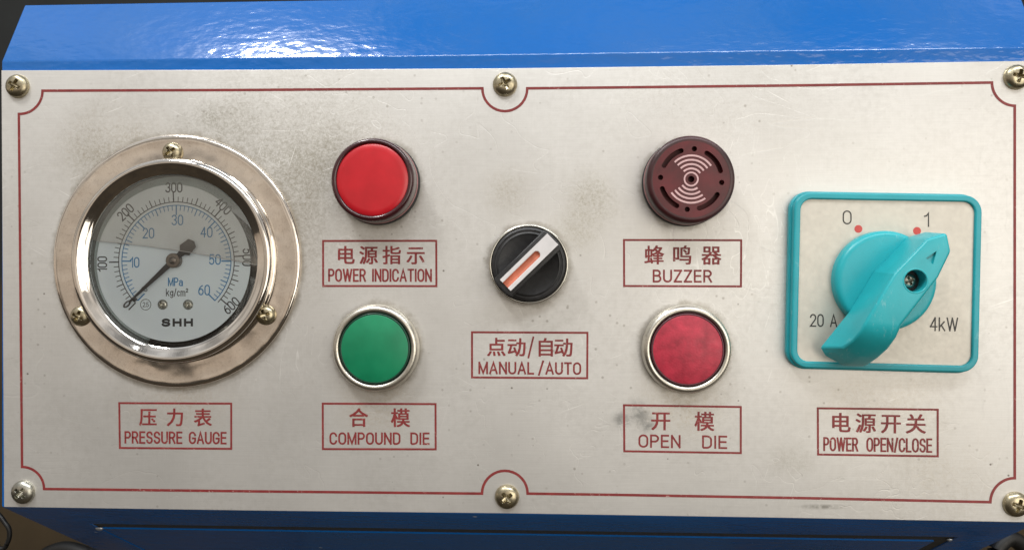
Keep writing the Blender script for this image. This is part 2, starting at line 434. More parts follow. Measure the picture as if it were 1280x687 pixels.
    v2 = t.voro(420); rnd2 = t.n.new('ShaderNodeSeparateColor'); t.put(rnd2.inputs[0], v2.outputs['Color'])
    pit2 = t.math('MULTIPLY', t.rng(v2.outputs['Distance'], 0.12, 0.24, 1, 0), t.math('MULTIPLY', t.rng(rnd2.outputs[0], 0.86, 0.9), t.rng(t.noise(14, 3), 0.4, 0.62, 0.1, 1)))
    c = t.mix(t.math('MULTIPLY', pit, 0.8), c, (0.10, 0.075, 0.055))
    c = t.mix(t.math('MULTIPLY', pit2, 0.5), c, (0.20, 0.17, 0.13))
    c = t.mix(t.math('MULTIPLY', t.rng(fine, 0.42, 0.64), t.rng(t.noise(22, 4, 0.6), 0.38, 0.62, 0.04, 0.22)), c, (0.40, 0.38, 0.34))
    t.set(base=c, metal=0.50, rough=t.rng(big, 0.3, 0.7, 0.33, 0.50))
    h = t.math('ADD', t.math('MULTIPLY', brush_h, 0.5), t.math('MULTIPLY', fine, 0.5))
    h = t.math('SUBTRACT', h, t.math('ADD', pit, sc))
    t.bump(h, 0.25, 0.00008)
    return t.m

def blue_paint():
    t = NT('glossy_blue_enamel')
    peel = t.noise(400, 2, 0.45, t.scale((0.5, 1, 1)))
    peel2 = t.noise(48, 2, 0.5)
    dust = t.rng(t.noise(24, 5, 0.65), 0.45, 0.7)
    c = t.mix(t.math('MULTIPLY', dust, 0.35), (0.0, 0.115, 0.43), (0.006, 0.105, 0.33))
    v = t.voro(120); rnd = t.n.new('ShaderNodeSeparateColor'); t.put(rnd.inputs[0], v.outputs['Color'])
    fleck = t.math('MULTIPLY', t.rng(v.outputs['Distance'], 0.05, 0.12, 1, 0), t.rng(rnd.outputs[0], 0.94, 0.96))
    c = t.mix(t.math('MULTIPLY', fleck, 0.7), c, (0.55, 0.62, 0.72))
    t.set(base=c, rough=t.math('ADD', t.math('MULTIPLY', dust, 0.10), 0.20), coat=0.75, coatr=0.06, spec=0.3)
    t.bump(t.math('ADD', peel, t.math('MULTIPLY', peel2, 2.2)), 0.6, 0.0003)
    cn = [n for n in t.n if n.type == 'BUMP'][0]
    t.put(t.b.inputs['Coat Normal'], cn.outputs[0])
    return t.m

def polished_steel(name, base, r0, r1, grime=0.25, warp=0.0):
    t = NT(name)
    sm = t.noise(45, 5, 0.65); fine = t.noise(700, 3, 0.7)
    c = t.mix(t.rng(sm, 0.35, 0.7), base, tuple(x * 0.82 for x in base))
    c = t.mix(t.math('MULTIPLY', t.rng(fine, 0.52, 0.7), grime), c, (0.20, 0.15, 0.10))
    t.set(base=c, metal=1.0, rough=t.rng(sm, 0.3, 0.7, r0, r1))
    sc = t.noise(1.0, 3, 0.6, t.scale((1500, 120, 60)))
    hh = t.math('MULTIPLY', t.math('ADD', sc, fine), 0.02)
    if warp: hh = t.math('ADD', hh, t.math('MULTIPLY', t.noise(30, 3, 0.5), warp * 3.5))
    t.bump(hh, 0.35, 0.0010)
    return t.m

def window_glass(name, tint=(1, 1, 1), haze=0.0, haze_col=(0.3, 0.3, 0.3), ior=1.45, streak=False):
    m = bpy.data.materials.new(name); m.use_nodes = True; n = m.node_tree.nodes; l = m.node_tree.links; n.clear()
    out = n.new('ShaderNodeOutputMaterial'); tr = n.new('ShaderNodeBsdfTransparent'); tr.inputs[0].default_value = (*tint, 1)
    gl = n.new('ShaderNodeBsdfGlossy'); gl.inputs['Roughness'].default_value = 0.03
    fr = n.new('ShaderNodeFresnel'); fr.inputs[0].default_value = ior
    mx = n.new('ShaderNodeMixShader'); l.new(fr.outputs[0], mx.inputs[0]); l.new(gl.outputs[0], mx.inputs[2])
    if haze:
        df = n.new('ShaderNodeBsdfDiffuse'); df.inputs[0].default_value = (*haze_col, 1)
        hz = n.new('ShaderNodeMixShader'); l.new(tr.outputs[0], hz.inputs[1]); l.new(df.outputs[0], hz.inputs[2])
        tc = n.new('ShaderNodeTexCoord'); nz = n.new('ShaderNodeTexNoise'); nz.inputs['Scale'].default_value = 90; nz.inputs['Detail'].default_value = 5
        l.new(tc.outputs['Object'], nz.inputs['Vector'])
        mr = n.new('ShaderNodeMapRange'); mr.inputs['From Min'].default_value = 0.3; mr.inputs['From Max'].default_value = 0.7
        mr.inputs['To Min'].default_value = haze * 0.75; mr.inputs['To Max'].default_value = min(1, haze * 1.25)
        l.new(nz.outputs['Fac'], mr.inputs['Value']); l.new(mr.outputs[0], hz.inputs[0])
        l.new(hz.outputs[0], mx.inputs[1])
    else:
        l.new(tr.outputs[0], mx.inputs[1])
    l.new(mx.outputs[0], out.inputs['Surface'])
    return m

def screw_metal(name, base):
    t = NT(name)
    nz = t.noise(520, 4, 0.7)
    c = t.mix(t.rng(nz, 0.4, 0.65), base, tuple(x * 0.55 for x in base))
    t.set(base=c, metal=1.0, rough=t.rng(nz, 0.3, 0.7, 0.22, 0.42))
    t.bump(t.noise(1500, 3), 0.2, 0.00008)
    return t.m

M_plate = aluminium_plate()
M_blue = blue_paint()
def worn_print():
    t = NT('worn_dark_red_print')
    c = t.mix(t.rng(t.noise(260, 4, 0.6), 0.3, 0.7), (0.175, 0.018, 0.020), (0.25, 0.032, 0.031))
    c = t.mix(t.math('MULTIPLY', t.rng(t.noise(700, 4, 0.75), 0.60, 0.68), t.rng(t.noise(30, 2), 0.42, 0.6)), c, (0.50, 0.36, 0.32))
    t.set(base=c, rough=0.5)
    return t.m
M_red_print = worn_print()
M_steel = polished_steel('stainless_flange', (0.84, 0.775, 0.70), 0.08, 0.19, 0.16, warp=1.0)
M_bezel = polished_steel('polished_bezel', (0.78, 0.73, 0.67), 0.04, 0.09, 0.05)
M_ring = polished_steel('satin_nickel_ring', (0.74, 0.71, 0.63), 0.26, 0.40, 0.25)
M_chrome = polished_steel('nickel_ring', (0.66, 0.64, 0.58), 0.20, 0.32, 0.2)
M_screw = screw_metal('yellow_zinc_screw', (0.52, 0.46, 0.32))
M_screw_pale = screw_metal('pale_zinc_screw', (0.56, 0.55, 0.48))
M_black = simple('black_plastic', (0.022, 0.022, 0.023), 0.42, vary=0.3, scale=500, bump=0.3)
M_gasket = simple('dark_grey_rubber', (0.035, 0.036, 0.036), 0.7, vary=0.2, scale=400)
M_case = simple('gauge_case_green_black', (0.035, 0.045, 0.042), 0.35, vary=0.4, scale=200)
M_dial = simple('pale_blue_white_dial', (0.86, 0.94, 1.0), 0.45, vary=0.03, scale=60)
M_ink_black = simple('black_ink', (0.03, 0.032, 0.036), 0.5, vary=0.1)
M_ink_blue = simple('blue_ink', (0.03, 0.24, 0.52), 0.5, vary=0.1)
M_ink_grey = simple('dark_grey_ink', (0.04, 0.037, 0.034), 0.5, vary=0.1)
M_ink_red = simple('red_ink_dot', (0.58, 0.07, 0.06), 0.5, vary=0.1)
M_needle = simple('needle_dark', (0.045, 0.042, 0.042), 0.35, vary=0.2)
M_brass = simple('hub_metal', (0.26, 0.23, 0.20), 0.35, 1.0)
M_glass = window_glass('gauge_glass')
M_liquid = window_glass('glycerine_filling', (0.99, 0.997, 1.0), 0.0, ior=1.06)
M_fog = window_glass('fogged_glass_film', (0.97, 0.96, 0.94), 0.20, (0.66, 0.63, 0.59), 1.05)
M_rim_red = simple('dark_red_clear_plastic', (0.040, 0.005, 0.008), 0.25, vary=0.2, scale=200, coat=0.5, coatr=0.12)
M_lens_red = simple('bright_red_lens', (0.50, 0.007, 0.016), 0.33, vary=0.16, scale=75, sss=0.0, coat=0.3, coatr=0.2)
M_pink = simple('cloudy_pink_plastic', (0.40, 0.19, 0.19), 0.5, vary=0.2)
M_buzz = simple('deep_red_buzzer_plastic', (0.090, 0.005, 0.009), 0.36, vary=0.4, scale=120, coat=0.1, coatr=0.3)
M_buzz_rim = simple('smoky_red_rim_plastic', (0.040, 0.007, 0.009), 0.4, vary=0.5, scale=90, coat=0.15, coatr=0.3)
M_pink_print = simple('pale_pink_print', (0.62, 0.40, 0.40), 0.5, vary=0.12, scale=500)
M_green = simple('green_button_plastic', (0.004, 0.20, 0.088), 0.40, vary=0.16, scale=90, bump=0.05)
M_red_btn = simple('faded_crimson_plastic', (0.40, 0.026, 0.050), 0.45, vary=0.30, scale=230, bump=0.25)
def scuffed_plastic(name, base, rough):
    t = NT(name)
    c = t.mix(t.rng(t.noise(70, 5), 0.3, 0.7), tuple(x * 0.92 for x in base), tuple(x * 1.08 for x in base))
    sc = t.math('MULTIPLY', t.rng(t.noise(1.0, 3, 0.7, t.scale((900, 260, 500))), 0.58, 0.70), t.rng(t.noise(75, 3), 0.52, 0.66))
    c = t.mix(t.math('MULTIPLY', sc, 0.45), c, (0.35, 0.62, 0.64))
    gr = t.math('MULTIPLY', t.rng(t.noise(1300, 3, 0.7), 0.60, 0.68), t.rng(t.noise(60, 3), 0.45, 0.6))
    c = t.mix(t.math('MULTIPLY', gr, 0.35), c, (0.04, 0.12, 0.12))
    t.set(base=c, rough=t.math('ADD', t.math('MULTIPLY', sc, 0.2), rough))
    t.bump(t.noise(900, 3), 0.10, 0.0002)
    return t.m
M_teal = scuffed_plastic('turquoise_plastic', (0.018, 0.41, 0.46), 0.34)
M_teal_dark = scuffed_plastic('turquoise_frame_plastic', (0.014, 0.33, 0.38), 0.36)
M_label = simple('satin_silver_label', (0.57, 0.535, 0.47), 0.42, 0.30, vary=0.05, scale=300)
M_insert = simple('white_insert_plastic', (0.68, 0.66, 0.66), 0.4, vary=0.08, scale=200)
M_orange = simple('faded_orange_paint', (0.55, 0.16, 0.09), 0.5, vary=0.35, scale=160)
M_floor = simple('brown_workshop_floor', (0.055, 0.038, 0.020), 0.85, vary=0.5, scale=6)
def two_tone_wall():
    t = NT('two_tone_workshop_wall')
    sp = t.n.new('ShaderNodeSeparateXYZ'); t.put(sp.inputs[0], t.co)
    nz = t.rng(t.noise(5, 5), 0.3, 0.7, 0.6, 1.4)
    c = t.mix(t.rng(sp.outputs['Z'], HEIGHT - 0.02, HEIGHT), (0.050, 0.033, 0.014), (0.020, 0.022, 0.022))
    mm = t.n.new('ShaderNodeMix'); mm.data_type = 'RGBA'; mm.blend_type = 'MULTIPLY'; mm.inputs[0].default_value = 1
    t.put(mm.inputs[6], c); t.put(mm.inputs[7], nz); t.set(base=mm.outputs[2], rough=0.9)
    return t.m
M_wall = two_tone_wall()
M_cable = simple('black_cable_rubber', (0.006, 0.006, 0.006), 0.5)

# ------------------------------------------------------------------ the setting
def sheet(name, verts, mat):
    me = bpy.data.meshes.new(name); me.from_pydata(verts, [], [(0, 1, 2, 3)]); me.materials.append(mat)
    o = link(bpy.data.objects.new(name, me)); o['kind'] = 'structure'; return o
sheet('floor', [(-9, -9, 0), (9, -9, 0), (9, 0.9, 0), (-9, 0.9, 0)], M_floor)
sheet('wall', [(-9, 0.9, 0), (9, 0.9, 0), (9, 0.9, 3.4), (-9, 0.9, 3.4)], M_wall)

# ------------------------------------------------------------------ console box
XL, XR = -192.7, 163.6
box = bpy.data.objects.new('control_console', None); COL.objects.link(box); box.location = (0, 0, 0)
box['label'] = 'glossy blue sheet metal console with sloping top and bottom behind the aluminium plate'; box['category'] = 'console'
def wmesh(name, verts, faces, mat, parent):       # verts in mm: x, depth behind the plate, height from the eye line
    o = mesh(name, [(x, y, z + HEIGHT * 1000) for x, y, z in verts], faces, mat, parent, True, 25)
    return o
SL = 0.61
def slope_z(y): return -83.0 - SL * (y - 1)
prof = [(1.0, -81.9), (1.0, 75.4), (13.0, 99.5), (230, 99.5), (230, -139.0), (92.0, slope_z(92))]
n = len(prof)
V = [(XL, y, z) for y, z in prof] + [(XR, y, z) for y, z in prof]
# the bottom slope (edge 5 -> 0) is left open and filled with a frame round the recessed panel
F = [(i, i + 1, n + i + 1, n + i) for i in range(n - 1)] + [tuple(range(n)), tuple(range(n, 2 * n))]
rx0, rx1, ry0, ry1 = -170.5, 145.2, 17.0, 78.0
b = len(V)
ins = [(rx0, ry0), (rx1, ry0), (rx1, ry1), (rx0, ry1)]
V += [(x, y, slope_z(y)) for x, y in ins]
F += [(0, n, b + 1, b), (n, 2 * n - 1, b + 2, b + 1), (2 * n - 1, n - 1, b + 3, b + 2), (n - 1, 0, b, b + 3)]
DEEP = 0.45                                        # recess, square to the slope
ln = math.hypot(1, SL); dy, dz = DEEP * SL / ln, DEEP * 1 / ln
V += [(x, y + dy, slope_z(y) + dz) for x, y in ins]
F += [(b + i, b + (i + 1) % 4, b + 4 + (i + 1) % 4, b + 4 + i) for i in range(4)]
body = wmesh('body', V, F, M_blue, box)
bv = body.modifiers.new('b', 'BEVEL'); bv.width = 0.0016; bv.use_clamp_overlap = True; bv.segments = 4; bv.limit_method = 'ANGLE'; bv.angle_limit = R(20)
apply_mods(body); finish(body.data, True, 50)
wmesh('seam_shade_sheet', [(x, y + dy, slope_z(y) + dz) for x, y in ins] + [(x, y + dy * 1.5, slope_z(y) + dz * 1.5) for x, y in ins], [(0, 1, 2, 3), (7, 6, 5, 4)] + [(i, (i + 1) % 4, 4 + (i + 1) % 4, 4 + i) for i in range(4)], M_gasket, box)  # dark sheet added to stand for the shade inside the panel gap
pin = [(rx0 + 1.5, ry0 + 5.5), (rx1 - 5.5, ry0 + 5.5), (rx1 - 5.5, ry1 - 2), (rx0 + 1.5, ry1 - 2)]
V = [(x, y + dy * -0.3, slope_z(y) + dz * -0.3) for x, y in pin]; V += [(x, y + dy * 0.98, slope_z(y) + dz * 0.98) for x, y in pin]
wmesh('recessed_panel', V, [(0, 1, 2, 3), (7, 6, 5, 4)] + [(i, (i + 1) % 4, 4 + (i + 1) % 4, 4 + i) for i in range(4)], M_blue, box)
V = [(x, y, z) for x in (-120, 90) for y in (96, 225) for z in (-HEIGHT * 1000, -139.5)]
ped = wmesh('pedestal', V, [(0, 1, 3, 2), (4, 5, 7, 6), (0, 1, 5, 4), (2, 3, 7, 6), (0, 2, 6, 4), (1, 3, 7, 5)], M_gasket, box)
# glints at the panel corners, put in as pale beads
def glint_bead(x, y, r):
    vs, fs = [], []
    for i in range(7):
        a = math.pi / 2 * i / 6
        for k in range(14):
            q = 2 * math.pi * k / 14; rr = r * math.cos(a)
            px_, sl_, up = rr * math.cos(q) * 1.2, rr * math.sin(q) * 0.8, r * 0.7 * math.sin(a)
            vs.append((x + px_, y + sl_ / ln - up * SL / ln, slope_z(y) - sl_ * SL / ln - up / ln))
    for i in range(6):
        for k in range(14): fs.append((i * 14 + k, i * 14 + (k + 1) % 14, (i + 1) * 14 + (k + 1) % 14, (i + 1) * 14 + k))
    return wmesh('corner_glint', vs, fs, simple('pale_glint_bead', (0.35, 0.38, 0.42), 0.3, 0.6), box)
glint_bead(-170.0, 22.5, 1.3)
glint_bead(144.0, 20.0, 0.9)

# ------------------------------------------------------------------ name plate
plate = thing('name_plate', 'long brushed aluminium plate with dark red border line and red boxed captions, scuffed and stained', 'name plate', (0, 0))
outline = [at(1.5, 88)] + [at(320, 87.2), at(640, 85.3), at(960, 81.4)] + [(161.6, 70.9), (161.6, -81.9)] + [at(960, 646.5), at(640, 641.3), at(320, 637.8)] + [at(4.8, 633.2)]
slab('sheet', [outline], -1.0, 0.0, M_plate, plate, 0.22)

ZP = 0.06
def P(x, y): return at(x, y, ZP)
# border line with scooped corners and half-round bays at the middle screws
def parc(cx, cy, r, a0, a1, n=18):                # arc given in the photograph's pixels, y down
    return [P(cx + r * math.cos(R(a0 + (a1 - a0) * i / n)), cy + r * math.sin(R(a0 + (a1 - a0) * i / n))) for i in range(n + 1)]
bl = []
bl += parc(24.5, 114, 28.5, 92, -1)                              # top left scoop
bl += [P(320, 112.5)]
bl += parc(631, 111, 28.0, 181, -1)                              # top middle bay
bl += [P(780, 109.3), P(1010, 106.7)]
bl += parc(1269, 103.3, 29.0, 180, 91)                           # top right scoop
bl += parc(1268.5, 627.5, 30.5, 270, 181)                        # bottom right scoop
bl += [P(1010, 622.0), P(780, 618)]
bl += parc(631, 616.3, 28.5, 0, -180)                            # bottom middle bay
bl += [P(320, 613.5)]
bl += parc(27.5, 610.5, 27.5, 0, -90)                            # bottom left scoop
clean = [bl[0]]
for p in bl[1:]:
    if math.hypot(p[0] - clean[-1][0], p[1] - clean[-1][1]) > 0.25: clean.append(p)
flat('border_line', [ribbon(clean, 0.88)], ZP, M_red_print, plate)

def caption(frame, cjk, cy, em, eng, label):
    """frame = four pixel corners bl, br, tr, tl of the box line; cjk = [(char, centre x)]; eng = [(word, x0, x1, y0, y1)]"""
    q = [P(*c) for c in frame]
    fr = flat('caption_frame', [ribbon(q, 0.68)], ZP, M_red_print, plate)
    fr['label'] = label
    tilt = math.degrees(math.atan2(q[1][1] - q[0][1], q[1][0] - q[0][0]))
    sl = (frame[1][1] - frame[0][1]) / (frame[1][0] - frame[0][0])
    pc = []
    for ch, cx in cjk:
        x, y = P(cx, cy + sl * (cx - frame[0][0]))
        pc.append(cjk_text(ch, x, y, em / 3.66, tilt, 0.019) if ch != '/' else word_em('/', x, y, 6.4, tilt, 0.6))
    flat('lettering', pc, ZP, M_red_print, fr)
    pc = []
    for w, x0, x1, y0, y1 in eng:
        a, c = sl * (x0 - frame[0][0]), sl * (x1 - frame[0][0])
        pc.append(word_fit(w, [P(x0, y1 + a), P(x1, y1 + c), P(x1, y0 + c), P(x0, y0 + a)], 0.62, 0.24))
    flat('lettering', pc, ZP, M_red_print, fr)

caption([(149.8, 559.3), (289, 560.4), (289, 504), (149, 503.3)], [('压', 185), ('力', 219), ('表', 253.5)], 520.7, 24.0,
        [('PRESSURE', 155.6, 228, 538.2, 553.8), ('GAUGE', 236, 283.3, 538.2, 553.8)], 'red boxed caption reading PRESSURE GAUGE')
caption([(403.9, 357.2), (545.5, 357.4), (545.3, 300.8), (403.8, 301)], [('电', 431.8), ('源', 460.6), ('指', 489.8), ('示', 519.7)], 318.8, 24.5,
        [('POWER', 410.2, 457.5, 335.6, 352), ('INDICATION', 465, 539.9, 335.6, 352)], 'red boxed caption reading POWER INDICATION')
caption([(403.6, 560.7), (544.6, 561), (544.4, 504.5), (403.4, 504)], [('合', 448.2), ('模', 500.6)], 521.6, 25,
        [('COMPOUND', 411.8, 500.6, 539.7, 555.2), ('DIE', 512.9, 537, 539.7, 555.2)], 'red boxed caption reading COMPOUND DIE')
caption([(590, 471.3), (734.0, 472.3), (734.3, 415.6), (590, 414.9)], [('点', 620.5), ('动', 645.7), ('/', 663.6), ('自', 682), ('动', 704.3)], 433.3, 24.5,
        [('MANUAL', 598, 667.7, 451.5, 467.2), ('/', 672.5, 680, 450, 468), ('AUTO', 681.8, 726.5, 451.5, 467.2)], 'red boxed caption reading MANUAL/AUTO')
caption([(780.2, 357.2), (926.2, 357.8), (926.6, 300.2), (780, 299.8)], [('蜂', 817.7), ('鸣', 852.7), ('器', 889.3)], 318.6, 25,
        [('BUZZER', 815.9, 890.2, 336.6, 352.7)], 'red boxed caption reading BUZZER')
caption([(780.4, 563.4), (926, 565.7), (926, 508.2), (780, 506)], [('开', 826), ('模', 880.6)], 524.8, 25,
        [('OPEN', 798.1, 850.7, 542.0, 558.6), ('DIE', 877.6, 909.1, 542.0, 558.6)], 'red boxed caption reading OPEN DIE')
caption([(1022.6, 567.5), (1172.2, 569.8), (1172.2, 511.6), (1022.3, 509.8)], [('电', 1050.7), ('源', 1082.2), ('开', 1113.7), ('关', 1144.8)], 527.6, 25.5,
        [('POWER', 1029.1, 1072.9, 545.6, 563.2), ('OPEN/CLOSE', 1083, 1165.4, 545.3, 563.2)], 'red boxed caption reading POWER OPEN/CLOSE')

# ------------------------------------------------------------------ screws
def screw_mesh(name, rad, hgt, arm_w, arm_l, mat):
    NR, NA = 30, 96
    vs, fs = [], []
    def sst(x): x = max(0, min(1, x)); return x * x * (3 - 2 * x)
    vs.append((0, 0, 0))
    for i in range(1, NR + 1):
        r = rad * (i / NR) ** 0.9
        for k in range(NA):
            a = 2 * math.pi * k / NA; x, y = r * math.cos(a), r * math.sin(a)
            z = hgt * (1 - (r / rad) ** 3.0) ** 0.5 if r < rad else 0
            u, v = abs(x), abs(y)
            w = arm_w * (1 - 0.25 * max(u, v) / arm_l)
            e = 0.16
            m1 = sst((w - v) / e + 0.5) * sst((arm_l - u) / e + 0.5); m2 = sst((w - u) / e + 0.5) * sst((arm_l - v) / e + 0.5)
            m = max(m1, m2)
            core = sst((arm_w * 1.35 - math.hypot(x, y)) / 0.25 + 0.5)
            m = max(m, core)
            d = m * (0.55 + 0.5 * (1 - min(1, math.hypot(x, y) / arm_l))) * hgt * 0.95
            vs.append((x, y, z - d))
    vs[0] = (0, 0, hgt * (1 - 1.05 * 0.95))
    for k in range(NA): fs.append((0, 1 + k, 1 + (k + 1) % NA))
    for i in range(NR - 1):
        for k in range(NA):
            l = (k + 1) % NA; fs.append((1 + i * NA + k, 1 + (i + 1) * NA + k, 1 + (i + 1) * NA + l, 1 + i * NA + l))
    me = bpy.data.meshes.new(name); me.from_pydata([(x * S, y * S, z * S) for x, y, z in vs], [], fs)
    me.materials.append(mat); finish(me, True, 50)
    return me
sm = screw_mesh('screw', 4.2, 2.3, 0.62, 2.15, M_screw)
sm_pale = sm.copy(); sm_pale.materials.clear(); sm_pale.materials.append(M_screw_pale)
def put_screw(me, px, py, h, base, ang, parent, ox=0, oy=0, label=None):
    x, y = at(px, py, h + 1.3)
    o = bpy.data.objects.new('screw', me); link(o, parent)
    o.location = ((x - ox) * S, (y - oy) * S, base * S); o.rotation_euler = (0, 0, R(ang))
    if label: o['label'] = label
    return o
for px, py, ang, me in ((19.5, 107, 62, sm), (631, 104.5, 28, sm), (1273, 95.5, 75, sm), (26.5, 615.5, 50, sm_pale), (633.5, 621.5, 40, sm), (1272, 631, 70, sm)):
    put_screw(me, px, py, 0, 0.0, ang, plate, label='paler silvery cross head screw at the bottom left corner' if me is sm_pale else None)

# ------------------------------------------------------------------ pressure gauge
GX, GY = -128.7, 4.8
g = thing('pressure_gauge', 'round stainless pressure gauge with polished bezel and white dial above the PRESSURE GAUGE caption', 'gauge', (GX, GY))
lathe('flange', [(43.9, 0.0), (43.9, 0.75), (43.75, 1.15), (43.3, 1.5), (42.7, 1.62), (41.6, 1.55), (40.6, 1.45), (37.0, 1.45), (35.2, 1.45), (33.0, 1.45)], M_steel, g, 160)
lathe('bezel', [(35.3, 1.45), (35.35, 2.0), (34.9, 2.25), (34.9, 3.0), (35.2, 3.3), (35.2, 4.2), (35.0, 4.9), (34.5, 5.45), (33.8, 5.75), (33.1, 5.7), (32.5, 5.4),
                (31.6, 4.9), (30.7, 4.45), (30.1, 4.2), (29.75, 3.9), (29.75, 3.3)], M_bezel, g, 160, angle=40)
lathe('case', [(29.9, 3.6), (29.9, 0.4), (0.0001, 0.4)], M_case, g, 128)
dial = lathe('dial', [(29.3, 0.62), (29.3, 0.80), (0.0001, 0.80)], M_dial, g, 128)
ZD = 0.84
K = 3.545
def L(px, py): return (px - 220.0) / K, (326.5 - py) / K
def pol(r, a): return r * math.cos(R(a)), r * math.sin(R(a))
RA = 20.35
blk, blu = [], []
blk.append(annulus(0, 0, RA, RA + 0.3, -44, 225, 120))
blu.append(annulus(0, 0, RA - 1.15, RA - 0.85, -45, 225, 120))
for i in range(61):                                # kg/cm2, one tick per 10
    a = 225 - i * 4.413
    l, w = (3.6, 0.42) if i % 10 == 0 else ((2.7, 0.34) if i % 5 == 0 else (2.0, 0.26))
    blk.append(quadpiece(pol(RA + 0.1, a), pol(RA + l, a), w))
for i in range(61):                                # MPa
    a = 225 - i * 4.5
    l, w = (3.4, 0.42) if i % 10 == 0 else ((2.4, 0.34) if i % 5 == 0 else (1.8, 0.26))
    blu.append(quadpiece(pol(RA - 1.0, a), pol(RA - 1.0 - l, a), w))
flat('scale_marks', blk, ZD, M_ink_black, dial)
flat('scale_marks', blu, ZD, M_ink_blue, dial)
nb = []
for s, px, py, rot in (('100', 126.5, 330, 90), ('200', 156, 266, 43), ('300', 217, 236, 0), ('400', 279, 259, -44), ('500', 309, 322, -92), ('600', 289, 381, -138 + 180)):
    x, y = L(px, py)
    if s == '600': rot = 42 + 0
    nb.append(word_em(s, x, y, 3.1, rot, 0.40))
nb.append(word_em('0', *L(180, 361), 2.0, 60, 0.25))
flat('numerals', nb, ZD, M_ink_black, dial)
nb = []
for s, px, py in (('10', 167.5, 328), ('20', 185, 292), ('30', 221.5, 276), ('40', 258, 291), ('50', 268.5, 324.5), ('60', 255, 362)):
    nb.append(word_em(s, *L(px, py), 3.3, 0, 0.38))
nb.append(word_em('MPa', *L(219, 352), 2.6, 0, 0.36))
flat('numerals', nb, ZD, M_ink_blue, dial)
lt = [word_em('kg/cm²', *L(221, 365), 2.4, 0, 0.28, 0.95)]
lt.append(word_fit('SHH', [L(201.5, 407.3), L(241, 406.8), L(241, 396.7), L(201.5, 397)], 0.8, 0.34))
lt.append(word_em('2.5', *L(181.5, 380), 1.5, 0, 0.2, 1.0, 0.16))
lt.append(annulus(*L(181.5, 380), 1.75, 1.95, 0, 360, 32))
flat('lettering', lt, ZD, M_ink_black, dial)
sm2 = screw_mesh('dial_screw', 1.75, 0.8, 0.28, 0.95, M_screw_pale)
for px, ang in ((203, 20), (235, 55)):
    o = bpy.data.objects.new('dial_screw', sm2); link(o, g); x, y = L(px, 380); o.location = (x * S, y * S, 0.84 * S); o.rotation_euler = (0, 0, R(ang))
# needle: long thin pointer with an open tip, broad counterweight
ang = 222.5
def rot2(p, a=ang): return (p[0] * math.cos(R(a)) - p[1] * math.sin(R(a)), p[0] * math.sin(R(a)) + p[1] * math.cos(R(a)))
HX, HY = -0.35, 0.15
tip_o = [(0, 1.05), (17.5, 0.42), (19.8, 0.36)] + [(22.3 + 1.6 * math.cos(R(q)), 0.85 * math.sin(R(q))) for q in range(150, -151, -15)] + [(19.8, -0.36), (17.5, -0.42), (0, -1.05), (-3.0, -0.95), (-4.2, -1.2), (-5.3, -2.4), (-9.0, -1.9), (-9.9, 0), (-9.0, 1.9), (-5.3, 2.4), (-4.2, 1.2), (-3.0, 0.95)]
tip_i = [(22.3 + 1.15 * math.cos(R(q)), 0.45 * math.sin(R(q))) for q in range(0, 360, 20)]
slab('needle', [[(HX + rot2(p)[0], HY + rot2(p)[1]) for p in tip_o], [(HX + rot2(p)[0], HY + rot2(p)[1]) for p in tip_i]], 2.0, 2.3, M_needle, g)
hub = lathe('hub', [(2.55, 0.84), (2.55, 2.5), (2.35, 2.75), (1.3, 2.8), (1.2, 3.0), (0.9, 3.15), (0.0001, 3.2)], M_brass, g, 40, c=(HX, HY))
stop = lathe('stop_pin', [(0.75, 0.84), (0.75, 1.5), (0.4, 1.7), (0.0001, 1.75)], M_needle, g, 20, c=L(168, 373.5))
# glycerine: level line tilts down to the right
def level(x): return 5.6 - 0.075 * (x + 30) - 0.0012 * (x + 30) ** 2 + 1.6
pts = [(-29.2 * math.cos(R(0)) + 58.4 * i / 24, 0) for i in range(25)]
RL = 29.4
left = [(x, level(x)) for x, _ in pts]
left = [p for p in left if math.hypot(*p) < RL]
a0 = math.degrees(math.atan2(left[0][1], left[0][0])); a1 = math.degrees(math.atan2(left[-1][1], left[-1][0]))
lowloop = left + arc(0, 0, RL, a1, a0 - 360, 60)
uploop = left + arc(0, 0, RL, a1, a0, 60)
slab('glycerine', [lowloop], 0.95, 3.2, M_liquid, g, smooth=False)
flat('fogged_film', [(uploop, [tuple(range(len(uploop)))])], 3.4, M_fog, g)
tube('meniscus', [(x, y, 3.15) for x, y in left], 0.13, simple('meniscus_highlight', (0.62, 0.62, 0.62), 0.1, 0.0, coat=1.0), g, 8)
ir_o = arc(0, 0, 29.7, 0, 356.25, 95); ir_i = arc(-1.0, -0.7, 27.3, 0, 356.25, 95)
mesh('edge_refraction_ring', [(x, y, 3.35) for x, y in ir_o] + [(x, y, 1.0) for x, y in ir_i], [(i, (i + 1) % 96, 96 + (i + 1) % 96, 96 + i) for i in range(96)],
     window_glass('painted_edge_refraction', (0.90, 0.95, 0.93), 0.42, (0.30, 0.32, 0.31), 1.3), g)  # added ring; dark refraction at the glass edge is put into its haze
lathe('glass', [(29.9, 3.46), (29.9, 3.9), (0.0001, 3.9)], M_glass, g, 96)
sg = screw_mesh('flange_screw', 3.55, 2.3, 0.55, 1.9, M_screw)
for px, py, a_ in ((214, 190, 35), (98.5, 395, 65), (331, 393.5, 20)):
    put_screw(sg, px, py, 1.45, 1.45, a_, g, GX, GY)

